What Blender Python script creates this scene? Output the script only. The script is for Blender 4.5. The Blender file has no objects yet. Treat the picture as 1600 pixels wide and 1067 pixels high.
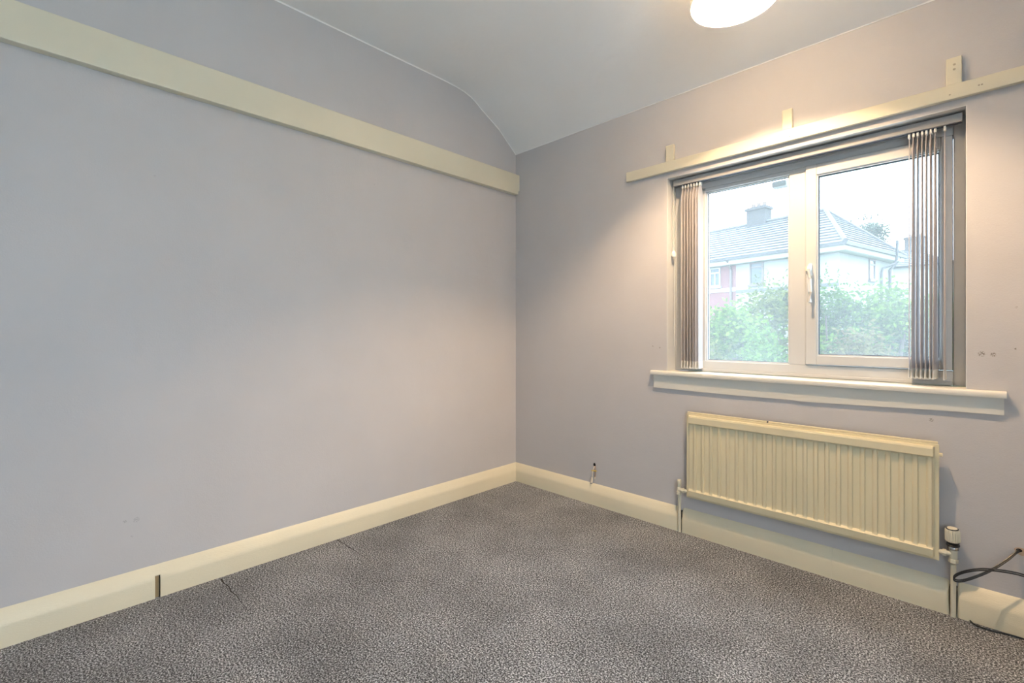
import bpy, bmesh, math, random
from mathutils import Vector, Matrix
PI = math.pi
random.seed(7)
C = bpy.context.scene.collection
S = bpy.context.scene

# ------------------------------------------------------------------ camera
H = 1.08; FPX = 731.0; HOR = 519.5
YAW = math.radians(44.5)
CAM = Vector((2.393, -2.475, H))
FW = Vector((-math.sin(YAW), math.cos(YAW), 0)); RT = Vector((math.cos(YAW), math.sin(YAW), 0)); UP = Vector((0, 0, 1))
cd = bpy.data.cameras.new('camera'); cam = bpy.data.objects.new('camera', cd); C.objects.link(cam)
cd.sensor_width = 36; cd.lens = FPX / 1600 * 36
cd.shift_y = -(533.5 - HOR) / 1600
cd.clip_start = 0.02; cd.clip_end = 300
cam.location = CAM; cam.rotation_euler = (PI / 2, 0, YAW)
S.camera = cam
def ray(px, py): return FW + RT * ((px - 800) / FPX) + UP * ((HOR - py) / FPX)
def at_y(px, py, y):
    d = ray(px, py); return CAM + d * ((y - CAM.y) / d.y)
def at_z(px, py, z):
    d = ray(px, py); return CAM + d * ((z - CAM.z) / d.z)
def at_depth(px, py, t): return CAM + ray(px, py) * t

# ------------------------------------------------------------------ world, exposure
SKY = 3.3            # luminance of the overcast sky at the horizon; the zenith is three times as bright
BULB = 4200.0
w = bpy.data.worlds.new('overcast_sky'); S.world = w; w.use_nodes = True
bg = w.node_tree.nodes['Background']
bg.inputs['Color'].default_value = (0.74, 0.87, 1.0, 1)
wn = w.node_tree
tcw = wn.nodes.new('ShaderNodeTexCoord'); sep = wn.nodes.new('ShaderNodeSeparateXYZ'); wn.links.new(tcw.outputs['Generated'], sep.inputs[0])
mrw = wn.nodes.new('ShaderNodeMapRange'); mrw.inputs['To Min'].default_value = SKY; mrw.inputs['To Max'].default_value = SKY * 3.0
wn.links.new(sep.outputs['Z'], mrw.inputs['Value']); wn.links.new(mrw.outputs['Result'], bg.inputs['Strength'])
S.view_settings.view_transform = 'Standard'; S.view_settings.look = 'None'
S.view_settings.exposure = 0.68; S.view_settings.gamma = 1.0; S.view_settings.use_curve_mapping = False
# portal in the window opening: only guides sky sampling, gives no light itself
pl = bpy.data.lights.new('window_portal', 'AREA'); pl.shape = 'RECTANGLE'; pl.size = 1.2; pl.size_y = 1.08
pl.cycles.is_portal = True
po = bpy.data.objects.new('window_portal', pl); C.objects.link(po)
po.location = (1.78, 0.2, 1.4); po.rotation_euler = (-PI / 2, 0, 0)
pl2 = pl.copy(); pl2.size = 1.35; pl2.size_y = 2.18
po2 = bpy.data.objects.new('window_portal', pl2); C.objects.link(po2)
po2.location = (3.4, -2.625, 1.21); po2.rotation_euler = (PI / 2, 0, PI / 2)      # added fill window, out of view behind the camera

# ------------------------------------------------------------------ materials
MAT = {}
def nodes(name):
    m = bpy.data.materials.new(name); m.use_nodes = True
    nt = m.node_tree; b = nt.nodes['Principled BSDF']
    MAT[name] = m
    return m, nt, b
def coord(nt, scale=1.0, vec=None):
    tc = nt.nodes.new('ShaderNodeTexCoord')
    if vec is None and scale == 1.0: return tc.outputs['Object']
    mp = nt.nodes.new('ShaderNodeMapping'); mp.inputs['Scale'].default_value = vec or (scale,) * 3
    nt.links.new(tc.outputs['Object'], mp.inputs['Vector']); return mp.outputs['Vector']
def noise(nt, vec, scale, detail=3, rough=0.55):
    n = nt.nodes.new('ShaderNodeTexNoise'); n.inputs['Scale'].default_value = scale
    n.inputs['Detail'].default_value = detail; n.inputs['Roughness'].default_value = rough
    nt.links.new(vec, n.inputs['Vector']); return n.outputs['Fac']
def ramp(nt, fac, stops):
    r = nt.nodes.new('ShaderNodeValToRGB'); e = r.color_ramp.elements
    while len(e) < len(stops): e.new(0.5)
    for el, (p, c) in zip(e, stops): el.position = p; el.color = (*c, 1)
    nt.links.new(fac, r.inputs['Fac']); return r.outputs['Color']
def bump(nt, b, h, strength, dist):
    bp = nt.nodes.new('ShaderNodeBump'); bp.inputs['Strength'].default_value = strength; bp.inputs['Distance'].default_value = dist
    nt.links.new(h, bp.inputs['Height']); nt.links.new(bp.outputs['Normal'], b.inputs['Normal'])
def add(nt, a, b_, wa=1.0, wb=1.0, op='ADD'):
    def sc(x, k):
        if k == 1.0: return x
        m = nt.nodes.new('ShaderNodeMath'); m.operation = 'MULTIPLY'; nt.links.new(x, m.inputs[0]); m.inputs[1].default_value = k; return m.outputs[0]
    m = nt.nodes.new('ShaderNodeMath'); m.operation = op
    nt.links.new(sc(a, wa), m.inputs[0]); nt.links.new(sc(b_, wb), m.inputs[1]); return m.outputs[0]
def paint(name, col, rough=0.5, var=0.04, bscale=60, bstr=0.2, bdist=0.001, stretch=None, spec=0.5, nscale=3):
    m, nt, b = nodes(name)
    v = coord(nt)
    n = noise(nt, v, nscale, 4)
    lo = tuple(c * (1 - var) for c in col); hi = tuple(min(1, c * (1 + var)) for c in col)
    nt.links.new(ramp(nt, n, [(0.3, lo), (0.7, hi)]), b.inputs['Base Color'])
    b.inputs['Roughness'].default_value = rough; b.inputs['Specular IOR Level'].default_value = spec
    v2 = coord(nt, vec=stretch) if stretch else v
    bump(nt, b, noise(nt, v2, bscale, 3), bstr, bdist)
    return m
def wall_mat(name, col, marks, markcol=(0.2, 0.17, 0.14)):
    m, nt, b = nodes(name)
    v = coord(nt)
    n = noise(nt, v, 2.2, 5)
    c = ramp(nt, n, [(0.3, tuple(x * 0.97 for x in col)), (0.7, tuple(x * 1.03 for x in col))])
    spots = None
    for (p, r) in marks:                                   # small chips and scuffs of the plaster
        d = nt.nodes.new('ShaderNodeVectorMath'); d.operation = 'DISTANCE'
        nt.links.new(v, d.inputs[0]); d.inputs[1].default_value = p
        mr = nt.nodes.new('ShaderNodeMapRange'); mr.inputs['From Min'].default_value = r; mr.inputs['From Max'].default_value = r * 0.6
        nt.links.new(d.outputs['Value'], mr.inputs['Value'])
        spots = mr.outputs['Result'] if spots is None else add(nt, spots, mr.outputs['Result'], op='MAXIMUM')
    if spots is not None:
        brk = nt.nodes.new('ShaderNodeMath'); brk.operation = 'GREATER_THAN'; brk.inputs[1].default_value = 0.5
        nt.links.new(noise(nt, v, 260, 2), brk.inputs[0])
        mk = add(nt, spots, brk.outputs[0], op='MULTIPLY')
        mx = nt.nodes.new('ShaderNodeMix'); mx.data_type = 'RGBA'
        nt.links.new(mk, mx.inputs['Factor']); nt.links.new(c, mx.inputs['A']); mx.inputs['B'].default_value = (*markcol, 1)
        c = mx.outputs['Result']
    nt.links.new(c, b.inputs['Base Color'])
    b.inputs['Roughness'].default_value = 0.55; b.inputs['Specular IOR Level'].default_value = 0.3
    h = add(nt, noise(nt, v, 180, 3), noise(nt, v, 14, 4), 0.35, 1.0)
    bump(nt, b, h, 0.35, 0.004)
    return m

WALLC = (0.535, 0.518, 0.522)
mw = lambda px, py: tuple(at_y(px, py, 0.0))
wall_mat('wall_paint_window', WALLC, [(mw(1534, 553), .012), (mw(1552, 554), .009), (mw(1587, 545), .004), (mw(1588, 480), .004), (mw(1031, 543), .006), (mw(1020, 541), .005), (mw(1500, 640), .004), (mw(1455, 656), .008)])
def at_x0(px, py):
    d = ray(px, py); return tuple(CAM + d * (-CAM.x / d.x))
wall_mat('wall_paint_left', WALLC, [(at_x0(242, 275), .005), (at_x0(213, 812), .012), (at_x0(195, 815), .008), (at_x0(585, 288), .004), (at_x0(206, 838), .005)], (0.40, 0.39, 0.40))
wall_mat('wall_paint', WALLC, [])

def ceiling_mat():
    m, nt, b = nodes('ceiling_paint')
    v = coord(nt)
    n = noise(nt, v, 1.5, 4)
    nt.links.new(ramp(nt, n, [(0.3, (0.84, 0.83, 0.815)), (0.7, (0.88, 0.87, 0.855))]), b.inputs['Base Color'])
    b.inputs['Roughness'].default_value = 0.7
    d = noise(nt, v, 7, 6, 0.65)
    vo = nt.nodes.new('ShaderNodeTexVoronoi'); vo.inputs['Scale'].default_value = 9; nt.links.new(v, vo.inputs['Vector'])
    sw = nt.nodes.new('ShaderNodeTexWave'); sw.wave_type = 'RINGS'; sw.inputs['Scale'].default_value = 5; sw.inputs['Distortion'].default_value = 14; sw.inputs['Detail'].default_value = 3
    nt.links.new(v, sw.inputs['Vector'])
    gate = ramp(nt, noise(nt, v, 4, 2), [(0.5, (0, 0, 0)), (0.68, (1, 1, 1))])
    h = add(nt, add(nt, sw.outputs['Fac'], gate, op='MULTIPLY'), d, 0.45, 0.7)
    bump(nt, b, h, 0.55, 0.006)
ceiling_mat()

def carpet_mat():
    m, nt, b = nodes('carpet')
    v = coord(nt)
    n1 = noise(nt, v, 170, 2, 0.7); n2 = noise(nt, v, 360, 2, 0.6)
    f = add(nt, n1, n2, 0.6, 0.4)
    c = ramp(nt, f, [(0.42, (0.010, 0.0102, 0.0108)), (0.49, (0.092, 0.094, 0.098)), (0.54, (0.35, 0.358, 0.374)), (0.61, (0.78, 0.79, 0.82))])
    big = ramp(nt, noise(nt, v, 2.6, 5, 0.6), [(0.36, (0.74,) * 3), (0.64, (1.12,) * 3)])       # pile leaning different ways
    mx = nt.nodes.new('ShaderNodeMix'); mx.data_type = 'RGBA'; mx.blend_type = 'MULTIPLY'; mx.inputs['Factor'].default_value = 1
    nt.links.new(c, mx.inputs['A']); nt.links.new(big, mx.inputs['B'])
    nt.links.new(mx.outputs['Result'], b.inputs['Base Color'])
    b.inputs['Roughness'].default_value = 1.0; b.inputs['Specular IOR Level'].default_value = 0.05
    b.inputs['Sheen Weight'].default_value = 0.15
    bump(nt, b, f, 0.9, 0.006)
carpet_mat()

CREAM = (0.70, 0.65, 0.51)
paint('cream_gloss', CREAM, 0.32, 0.03, 30, 0.25, 0.002, (3, 3, 25))
paint('cream_gloss_long', CREAM, 0.3, 0.03, 22, 0.18, 0.002, (30, 3, 30))
paint('cream_skirting', (0.74, 0.67, 0.50), 0.34, 0.03, 26, 0.35, 0.003, (2.5, 2.5, 22))
paint('radiator_enamel', (0.70, 0.62, 0.42), 0.38, 0.03, 90, 0.12, 0.001)
paint('sill_paint', (0.68, 0.66, 0.60), 0.35, 0.02, 60, 0.15, 0.001)
paint('reveal_paint', (0.66, 0.66, 0.65), 0.5, 0.02, 60, 0.2, 0.001)
paint('upvc', (0.56, 0.57, 0.575), 0.45, 0.01, 40, 0.02, 0.0005, spec=0.25)
paint('gasket', (0.06, 0.07, 0.09), 0.6, 0.02)
paint('bare_wood', (0.33, 0.24, 0.13), 0.8, 0.2, 40, 0.4, 0.002)
paint('headrail_aluminium', (0.32, 0.32, 0.325), 0.4, 0.02, 60, 0.03, 0.0005)  # grey darkened to carry the headrail's shade under the window head
paint('white_plastic', (0.80, 0.79, 0.75), 0.35, 0.02)
paint('black_rubber', (0.014, 0.014, 0.015), 0.4, 0.05)
paint('carpet_backing', (0.03, 0.024, 0.02), 1.0, 0.3)
paint('dark_hole', (0.01, 0.009, 0.008), 0.9, 0.05)
paint('plaster_raw', (0.55, 0.40, 0.29), 0.9, 0.15, 120, 0.6, 0.003)
paint('yellow_sleeve', (0.75, 0.52, 0.03), 0.4, 0.03)
paint('brown_core', (0.38, 0.22, 0.13), 0.5, 0.05)
paint('terminal', (0.80, 0.70, 0.56), 0.4, 0.05)
paint('chrome', (0.45, 0.44, 0.42), 0.25, 0.02)
MAT['chrome'].node_tree.nodes['Principled BSDF'].inputs['Metallic'].default_value = 1
paint('screw_metal', (0.42, 0.37, 0.28), 0.4, 0.05)

def cloth(name, col, trans, weave=500):
    m, nt, b = nodes(name)
    v = coord(nt); n = noise(nt, v, weave, 2)
    c = ramp(nt, n, [(0.3, tuple(x * 0.92 for x in col)), (0.7, tuple(min(1, x * 1.08) for x in col))])
    nt.nodes.remove(b); out = nt.nodes['Material Output']
    d = nt.nodes.new('ShaderNodeBsdfDiffuse'); t = nt.nodes.new('ShaderNodeBsdfTranslucent'); mx = nt.nodes.new('ShaderNodeMixShader')
    nt.links.new(c, d.inputs['Color']); nt.links.new(c, t.inputs['Color']); mx.inputs[0].default_value = trans
    nt.links.new(d.outputs[0], mx.inputs[1]); nt.links.new(t.outputs[0], mx.inputs[2]); nt.links.new(mx.outputs[0], out.inputs['Surface'])
    return m
cloth('slat_fabric', (0.74, 0.715, 0.72), 0.5)
def shade_mat():
    m = cloth('shade_fabric', (0.80, 0.77, 0.70), 0.010)
    nt = m.node_tree
    br = nt.nodes.new('ShaderNodeTexBrick'); br.inputs['Scale'].default_value = 1.0
    br.inputs['Mortar Size'].default_value = 0.0012; br.inputs['Brick Width'].default_value = 0.09; br.inputs['Row Height'].default_value = 0.045
    br.inputs['Color1'].default_value = br.inputs['Color2'].default_value = (0.62, 0.60, 0.55, 1); br.inputs['Mortar'].default_value = (0.55, 0.5, 0.42, 1)
    tc = nt.nodes.new('ShaderNodeTexCoord'); nt.links.new(tc.outputs['UV'], br.inputs['Vector'])
    for n in nt.nodes:
        if n.type in ('BSDF_DIFFUSE', 'BSDF_TRANSLUCENT'): nt.links.new(br.outputs['Color'], n.inputs['Color'])
shade_mat()
def bulb_mat():
    m, nt, b = nodes('lamp_glow')
    b.inputs['Base Color'].default_value = (1, 0.9, 0.75, 1)
    b.inputs['Emission Color'].default_value = (1.0, 0.70, 0.42, 1); b.inputs['Emission Strength'].default_value = BULB
bulb_mat()
def glass_mat():
    m, nt, b = nodes('veiled_glass')
    nt.nodes.remove(b); out = nt.nodes['Material Output']
    v = coord(nt)
    tr = nt.nodes.new('ShaderNodeBsdfTransparent'); tr.inputs['Color'].default_value = (0.93, 0.97, 0.98, 1)
    tl = nt.nodes.new('ShaderNodeBsdfTranslucent'); tl.inputs['Color'].default_value = (0.95, 0.97, 1, 1)
    gl = nt.nodes.new('ShaderNodeBsdfGlossy'); gl.inputs['Roughness'].default_value = 0.02
    mx = nt.nodes.new('ShaderNodeMixShader'); m2 = nt.nodes.new('ShaderNodeMixShader')
    film = ramp(nt, noise(nt, v, 3, 4), [(0.3, (0.055,) * 3), (0.7, (0.08,) * 3)])           # outdoor haze and glare put into the pane as a veil
    nt.links.new(film, mx.inputs[0]); nt.links.new(tr.outputs[0], mx.inputs[1]); nt.links.new(tl.outputs[0], mx.inputs[2])
    m2.inputs[0].default_value = 0.04
    nt.links.new(mx.outputs[0], m2.inputs[1]); nt.links.new(gl.outputs[0], m2.inputs[2]); nt.links.new(m2.outputs[0], out.inputs['Surface'])
glass_mat()
paint('render_white', (0.22, 0.222, 0.215), 0.9, 0.04, 60, 0.3, 0.004)
paint('brick_red', (0.15, 0.06, 0.062), 0.9, 0.1, 60, 0.3, 0.004)
paint('roof_tile', (0.078, 0.077, 0.083), 0.8, 0.12, 12, 0.3, 0.01)
paint('roof_tile_far', (0.045, 0.047, 0.055), 0.8, 0.1, 12, 0.3, 0.01)
paint('chimney_brick', (0.05, 0.045, 0.046), 0.9, 0.15, 12, 0.3, 0.01)
paint('chimney_pot', (0.12, 0.085, 0.07), 0.9, 0.1)
paint('gutter_black', (0.03, 0.03, 0.033), 0.5, 0.05)
paint('far_frame_white', (0.33, 0.33, 0.33), 0.5, 0.02)
paint('far_frame_brown', (0.09, 0.065, 0.06), 0.5, 0.02)
paint('far_pane', (0.05, 0.065, 0.08), 0.08, 0.1)
paint('grass', (0.05, 0.085, 0.03), 1.0, 0.3, 20, 0.5, 0.02)
paint('bounce_concrete', (0.60, 0.59, 0.56), 0.9, 0.08, 20, 0.3, 0.01)
paint('bark', (0.07, 0.055, 0.04), 0.9, 0.2)
def leaf(name, a, b2):
    m, nt, b = nodes(name)
    oi = nt.nodes.new('ShaderNodeNewGeometry')
    c = ramp(nt, oi.outputs['Random Per Island'], [(0.0, a), (1.0, b2)])
    nt.nodes.remove(b); out = nt.nodes['Material Output']
    d = nt.nodes.new('ShaderNodeBsdfDiffuse'); t = nt.nodes.new('ShaderNodeBsdfTranslucent'); mx = nt.nodes.new('ShaderNodeMixShader'); mx.inputs[0].default_value = 0.35
    for n in (d, t): nt.links.new(c, n.inputs['Color'])
    nt.links.new(d.outputs[0], mx.inputs[1]); nt.links.new(t.outputs[0], mx.inputs[2]); nt.links.new(mx.outputs[0], out.inputs['Surface'])
leaf('leaf_green', (0.022, 0.056, 0.010), (0.081, 0.152, 0.023))
leaf('leaf_olive', (0.037, 0.056, 0.013), (0.118, 0.132, 0.036))
leaf('leaf_pale', (0.031, 0.073, 0.013), (0.124, 0.198, 0.032))
leaf('leaf_russet', (0.056, 0.046, 0.018), (0.118, 0.112, 0.041))
leaf('leaf_far', (0.06, 0.075, 0.06), (0.10, 0.12, 0.09))  # paled and greyed: distance haze put into the leaf colour

# ------------------------------------------------------------------ mesh helpers
class MB:
    def __init__(s): s.v = []; s.f = []; s.uv = None
    def box(s, x0, x1, y0, y1, z0, z1):
        k = len(s.v)
        s.v += [(x, y, z) for z in (z0, z1) for y in (y0, y1) for x in (x0, x1)]
        s.f += [tuple(k + i for i in q) for q in ((0, 2, 3, 1), (4, 5, 7, 6), (0, 1, 5, 4), (2, 6, 7, 3), (0, 4, 6, 2), (1, 3, 7, 5))]
        return s
    def prism(s, poly, fn, a, b):
        """poly of (p,q); fn(p,q,t) -> xyz ; from t=a to t=b"""
        k = len(s.v); n = len(poly)
        s.v += [fn(p, q, a) for p, q in poly] + [fn(p, q, b) for p, q in poly]
        s.f += [(k + i, k + (i + 1) % n, k + n + (i + 1) % n, k + n + i) for i in range(n)]
        s.f += [tuple(k + i for i in range(n))[::-1], tuple(k + n + i for i in range(n))]
        return s
    def tube(s, pts, r, n=8, caps=True):
        pts = [Vector(p) for p in pts]; k = len(s.v)
        rr = r if isinstance(r, (list, tuple)) else [r] * len(pts)
        ref = None
        for i, p in enumerate(pts):
            d = (pts[min(i + 1, len(pts) - 1)] - pts[max(i - 1, 0)]).normalized()
            if ref is None:
                ref = Vector((0, 0, 1)) if abs(d.z) < 0.9 else Vector((1, 0, 0))
            a = d.cross(ref).normalized(); b = d.cross(a).normalized()
            ref = -b if False else ref
            for j in range(n):
                t = 2 * PI * j / n; s.v.append(tuple(p + (a * math.cos(t) + b * math.sin(t)) * rr[i]))
        m = len(pts)
        for i in range(m - 1):
            for j in range(n):
                s.f.append((k + i * n + j, k + i * n + (j + 1) % n, k + (i + 1) * n + (j + 1) % n, k + (i + 1) * n + j))
        if caps:
            s.f.append(tuple(k + j for j in range(n))[::-1]); s.f.append(tuple(k + (m - 1) * n + j for j in range(n)))
        return s
    def lathe(s, prof, c, n=24, flute=0, depth=0.0, closed=True):
        """prof of (r,z) round a vertical axis at c"""
        k = len(s.v)
        for r, z in prof:
            for j in range(n):
                t = 2 * PI * j / n
                rr = r - (depth if flute and (j % 2) else 0.0)
                s.v.append((c[0] + rr * math.cos(t), c[1] + rr * math.sin(t), c[2] + z))
        m = len(prof)
        for i in range(m - 1):
            for j in range(n): s.f.append((k + i * n + j, k + i * n + (j + 1) % n, k + (i + 1) * n + (j + 1) % n, k + (i + 1) * n + j))
        if closed:
            s.f.append(tuple(k + j for j in range(n))[::-1]); s.f.append(tuple(k + (m - 1) * n + j for j in range(n)))
        return s
    def quad(s, a, b, c, d):
        k = len(s.v); s.v += [tuple(a), tuple(b), tuple(c), tuple(d)]; s.f.append((k, k + 1, k + 2, k + 3)); return s
    def poly(s, pts):
        k = len(s.v); s.v += [tuple(p) for p in pts]; s.f.append(tuple(range(k, k + len(pts)))); return s
    def build(s, name, mat, parent=None, bev=0.0, smooth=False, fix=True, seg=2):
        me = bpy.data.meshes.new(name); me.from_pydata(s.v, [], s.f)
        bm = bmesh.new(); bm.from_mesh(me)
        if fix: bmesh.ops.recalc_face_normals(bm, faces=bm.faces)
        if bev:
            es = [e for e in bm.edges if len(e.link_faces) == 2 and e.calc_face_angle(0) > 0.5]
            bmesh.ops.bevel(bm, geom=es, offset=bev, segments=seg, affect='EDGES', profile=0.5, clamp_overlap=True)
        bm.to_mesh(me); bm.free()
        if smooth:
            for p in me.polygons: p.use_smooth = True
            try: me.set_sharp_from_angle(angle=math.radians(40))
            except Exception: pass
        me.materials.append(MAT[mat])
        o = bpy.data.objects.new(name, me); C.objects.link(o)
        if parent is not None: o.parent = parent
        return o
def empty(name, loc=(0, 0, 0)):
    o = bpy.data.objects.new(name, None); o.empty_display_size = 0.1; C.objects.link(o); o.location = loc; return o
def tag(o, label=None, cat=None, group=None, kind=None):
    if label: o['label'] = label
    if cat: o['category'] = cat
    if group: o['group'] = group
    if kind: o['kind'] = kind
    return o
def root(name, loc, label, cat, group=None):
    """an Empty at the thing's base; parts keep world coordinates through adopt()"""
    return tag(empty(name, loc), label, cat, group)
def adopt(r):
    for o in list(C.objects):
        if o.parent == r and o.matrix_parent_inverse == Matrix.Identity(4):
            o.matrix_parent_inverse = Matrix.Translation(-r.location)

# ------------------------------------------------------------------ room shell
RX, RY = 3.3, -3.4
ZC, ZE = 2.686, 2.390                      # flat ceiling, ceiling edge at the window wall
WX0, WX1, WZ0, WZ1 = 1.176, 2.380, 0.848, 1.944

fl = MB().box(0, RX, RY, 0, -0.12, 0).build('floor', 'carpet'); tag(fl, 'grey and black speckled twist pile carpet', kind='structure')
# creases where the carpet strips meet: a shallow ridge with a dark slit
for a, b, n in (((0.035, -1.373), (0.36, -1.363), 9), ((0.05, -1.907), (0.42, -1.893), 9)):
    m = MB(); pts = []
    for i in range(n):
        t = i / (n - 1); pts.append((a[0] + (b[0] - a[0]) * t, a[1] + (b[1] - a[1]) * t + random.uniform(-.004, .004), 0.0))
    m.tube(pts, [0.0030 * (1 - 0.85 * i / (n - 1)) * random.uniform(.5, 1.2) for i in range(n)], 6)
    m.build('carpet_seam', 'carpet_backing', fl)

wl = MB().box(-0.12, 0, RY - .12, 0.0, -0.12, 2.95).build('wall_left', 'wall_paint_left'); tag(wl, 'plain grey painted left wall', kind='structure')
m = MB().box(-0.12, WX0, 0, .28, -0.12, 2.95).box(WX1, RX + .12, 0, .28, -0.12, 2.95).box(WX0, WX1, 0, .28, -0.12, WZ0).box(WX0, WX1, 0, .28, WZ1, 2.95)
ww = m.build('wall_window', 'wall_paint_window'); tag(ww, 'grey painted wall around the window', kind='structure')
V = (-3.30, -1.95, .12, 2.30)               # opening of the unseen window added for cool fill daylight
m = MB().box(RX, RX + .2, RY - .12, V[0], -0.12, 2.95).box(RX, RX + .2, V[1], 0, -0.12, 2.95).box(RX, RX + .2, V[0], V[1], -0.12, V[2]).box(RX, RX + .2, V[0], V[1], V[3], 2.95)
tag(m.build('wall_right', 'wall_paint'), 'plain grey painted wall', kind='structure')
w2_ = empty('fill_window'); tag(w2_, 'added white framed fill window in the unseen right hand wall', kind='structure')
f_ = .055
for (a, b, c, d) in ((V[0], V[0] + f_, V[2], V[3]), (V[1] - f_, V[1], V[2], V[3]), (-2.65, -2.60, V[2] + f_, V[3] - f_), (V[0] + f_, V[1] - f_, V[2], V[2] + f_), (V[0] + f_, V[1] - f_, V[3] - f_, V[3])):
    MB().box(RX + .10, RX + .16, a, b, c, d).build('frame_bar', 'upvc', w2_)
for (a, b) in ((V[0] + f_, -2.65), (-2.60, V[1] - f_)):
    MB().box(RX + .125, RX + .129, a, b, V[2] + f_, V[3] - f_).build('pane', 'veiled_glass', w2_)
tag(MB().box(0, RX, RY - .12, RY, -0.12, 2.95).build('wall_back', 'wall_paint'), 'plain grey painted wall', kind='structure')
prof = [(RY, ZC), (-.66, ZC), (-.56, ZC - .003), (-.49, ZC - .011), (-.435, ZC - .025), (-.385, ZC - .048), (-.335, ZC - .078), (-.17, 2.522), (0, ZE), (0, 2.93), (RY, 2.93)]
ce = MB().prism(prof, lambda p, q, t: (t, p, q), 0.0, RX).build('ceiling', 'ceiling_paint', smooth=True); tag(ce, 'white textured ceiling sloping down to the window wall', kind='structure')
# ceiling paint lapping a finger's width down the walls
low = prof[:9]
m = MB()
for (y0, z0), (y1, z1) in zip(low[:-1], low[1:]):
    k = len(m.v); e = 0.0018
    m.v += [(0, y0, z0), (0, y1, z1), (0, y1, z1 - .007), (0, y0, z0 - .007), (e, y0, z0), (e, y1, z1), (e, y1, z1 - .007), (e, y0, z0 - .007)]
    m.f += [(k + 4, k + 5, k + 6, k + 7), (k + 3, k + 2, k + 6, k + 7)]
m.box(0, RX, -.0018, 0, ZE - .005, ZE)
m.build('paint_edge', 'ceiling_paint', ce, fix=False)

# skirting
SK = [(0, 0), (.030, 0), (.030, .070), (.0285, .080), (.024, .090), (.012, .111), (.006, .121), (0, .127)]
def rough_end(o, axis, where, amp):
    for v in o.data.vertices:
        if abs(v.co[axis] - where) < 1e-4: v.co[axis] += random.uniform(-amp, amp)
bl = empty('baseboard_left'); tag(bl, 'cream gloss skirting board along the left wall', kind='structure')
fL = lambda p, q, t: (p, t, q)
MB().prism(SK, fL, -2.118, -.0005).build('skirting_board', 'cream_skirting', bl, smooth=True)
MB().prism([(p, q) for p, q in SK], fL, RY, -2.136).build('skirting_board', 'cream_skirting', bl, smooth=True)
MB().prism([(0, 0), (.019, 0), (.019, .088), (0, .088)], fL, -2.136, -2.118).build('joint', 'bare_wood', bl)
MB().prism([(0, .0882), (.0225, .0882), (.0225, .092), (.012, .1105), (.006, .1205), (0, .1265)], fL, -2.136, -2.118).build('joint_top', 'cream_skirting', bl)
MB().box(.0185, .0205, -2.1215, -2.1185, .0, .092).build('joint', 'dark_hole', bl)
bw = empty('baseboard_window'); tag(bw, 'cream gloss skirting board under the window, notched round the pipes', kind='structure')
fW = lambda p, q, t: (t, -p, q)
def board(x0, x1, e0=0, e1=0):
    n = 10
    xs = [x0] + [x0 + .004, x0 + .010] + [x1 - .010, x1 - .004] + [x1]
    m = MB(); k0 = 0
    for i, x in enumerate(xs):
        sh = 0.0
        if e0 and i == 0: sh = .006
        elif e0 and i == 1: sh = .002
        if e1 and i == len(xs) - 1: sh = .005
        elif e1 and i == len(xs) - 2: sh = .0015
        for p, q in SK:
            jag = random.uniform(-.003, .003) if ((e0 and i == 0) or (e1 and i == len(xs) - 1)) else 0
            m.v.append((x + jag, -(p - sh * (p > .02)), q - sh * (q > .06)))
    ns = len(SK)
    for i in range(len(xs) - 1):
        for j in range(ns): m.f.append((i * ns + j, i * ns + (j + 1) % ns, (i + 1) * ns + (j + 1) % ns, (i + 1) * ns + j))
    m.f.append(tuple(range(ns))); m.f.append(tuple((len(xs) - 1) * ns + j for j in range(ns)))
    return m.build('skirting_board', 'cream_skirting', bw, smooth=True)
PLX, PRX, PY = 1.263, 2.343, -.030         # the two radiator pipes
board(.0006, PLX - .010, 0, 1); board(PLX + .009, 1.954, 1, 0); board(1.9545, PRX - .012, 0, 1); board(PRX + .011, RX, 1, 0)
MB().box(PLX - .011, PLX + .010, -.006, 0, 0, .11).build('notch', 'dark_hole', bw)
MB().box(PRX - .012, PRX + .011, -.006, 0, 0, .11).build('notch', 'dark_hole', bw)
MB().box(2.421, 2.436, -.0296, -.0285, .066, .0705).build('chip', 'bare_wood', bw)
o = MB().prism(SK, lambda p, q, t: (RX - p, t, q), RY, -.031).build('baseboard_right', 'cream_skirting', smooth=True); tag(o, 'cream gloss skirting board', kind='structure')
o = MB().prism(SK, lambda p, q, t: (t, RY + p, q), .031, RX - .031).build('baseboard_back', 'cream_skirting', smooth=True); tag(o, 'cream gloss skirting board', kind='structure')

# ------------------------------------------------------------------ window
FY = 0.100                                  # room-side face of the outer frame
win = empty('window_1'); tag(win, 'white double glazed window with one opening casement', kind='structure')
FX0, FX1, FZ0, FZ1 = WX0 + .003, WX1 - .003, .866, WZ1 - .003
m = MB().box(WX0, WX0 + .003, 0.0005, FY, FZ0, WZ1).box(WX1 - .003, WX1, 0.0005, FY, FZ0, WZ1).box(WX0, WX1, 0.0005, FY, WZ1 - .003, WZ1)
m.build('reveal_lining', 'reveal_paint', win)
G1 = (1.350, 1.757, .925, 1.851); SA = (1.829, 2.338, .930, 1.869); G2 = (1.874, 2.303, .972, 1.820)
fr = empty('frame'); fr.parent = win
def bar(x0, x1, z0, z1, y0=FY, y1=.16, name='frame_bar', par=fr, bev=.003, mat='upvc'):
    return MB().box(x0, x1, y0, y1, z0, z1).build(name, mat, par, bev=bev)
bar(FX0, 1.252, FZ0, FZ1); bar(1.252, G1[0], FZ0 + .05, FZ1 - .08, FY + .002)       # jamb and add-on profile
bar(SA[1] + .002, FX1, FZ0, FZ1); bar(1.252, SA[1] + .002, FZ0, G1[2]); bar(1.252, SA[1] + .002, SA[3] + .002, FZ1)
bar(G1[0], SA[0] - .001, G1[3], SA[3] + .002); bar(G1[1], SA[0] - .001, G1[2], G1[3])
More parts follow.
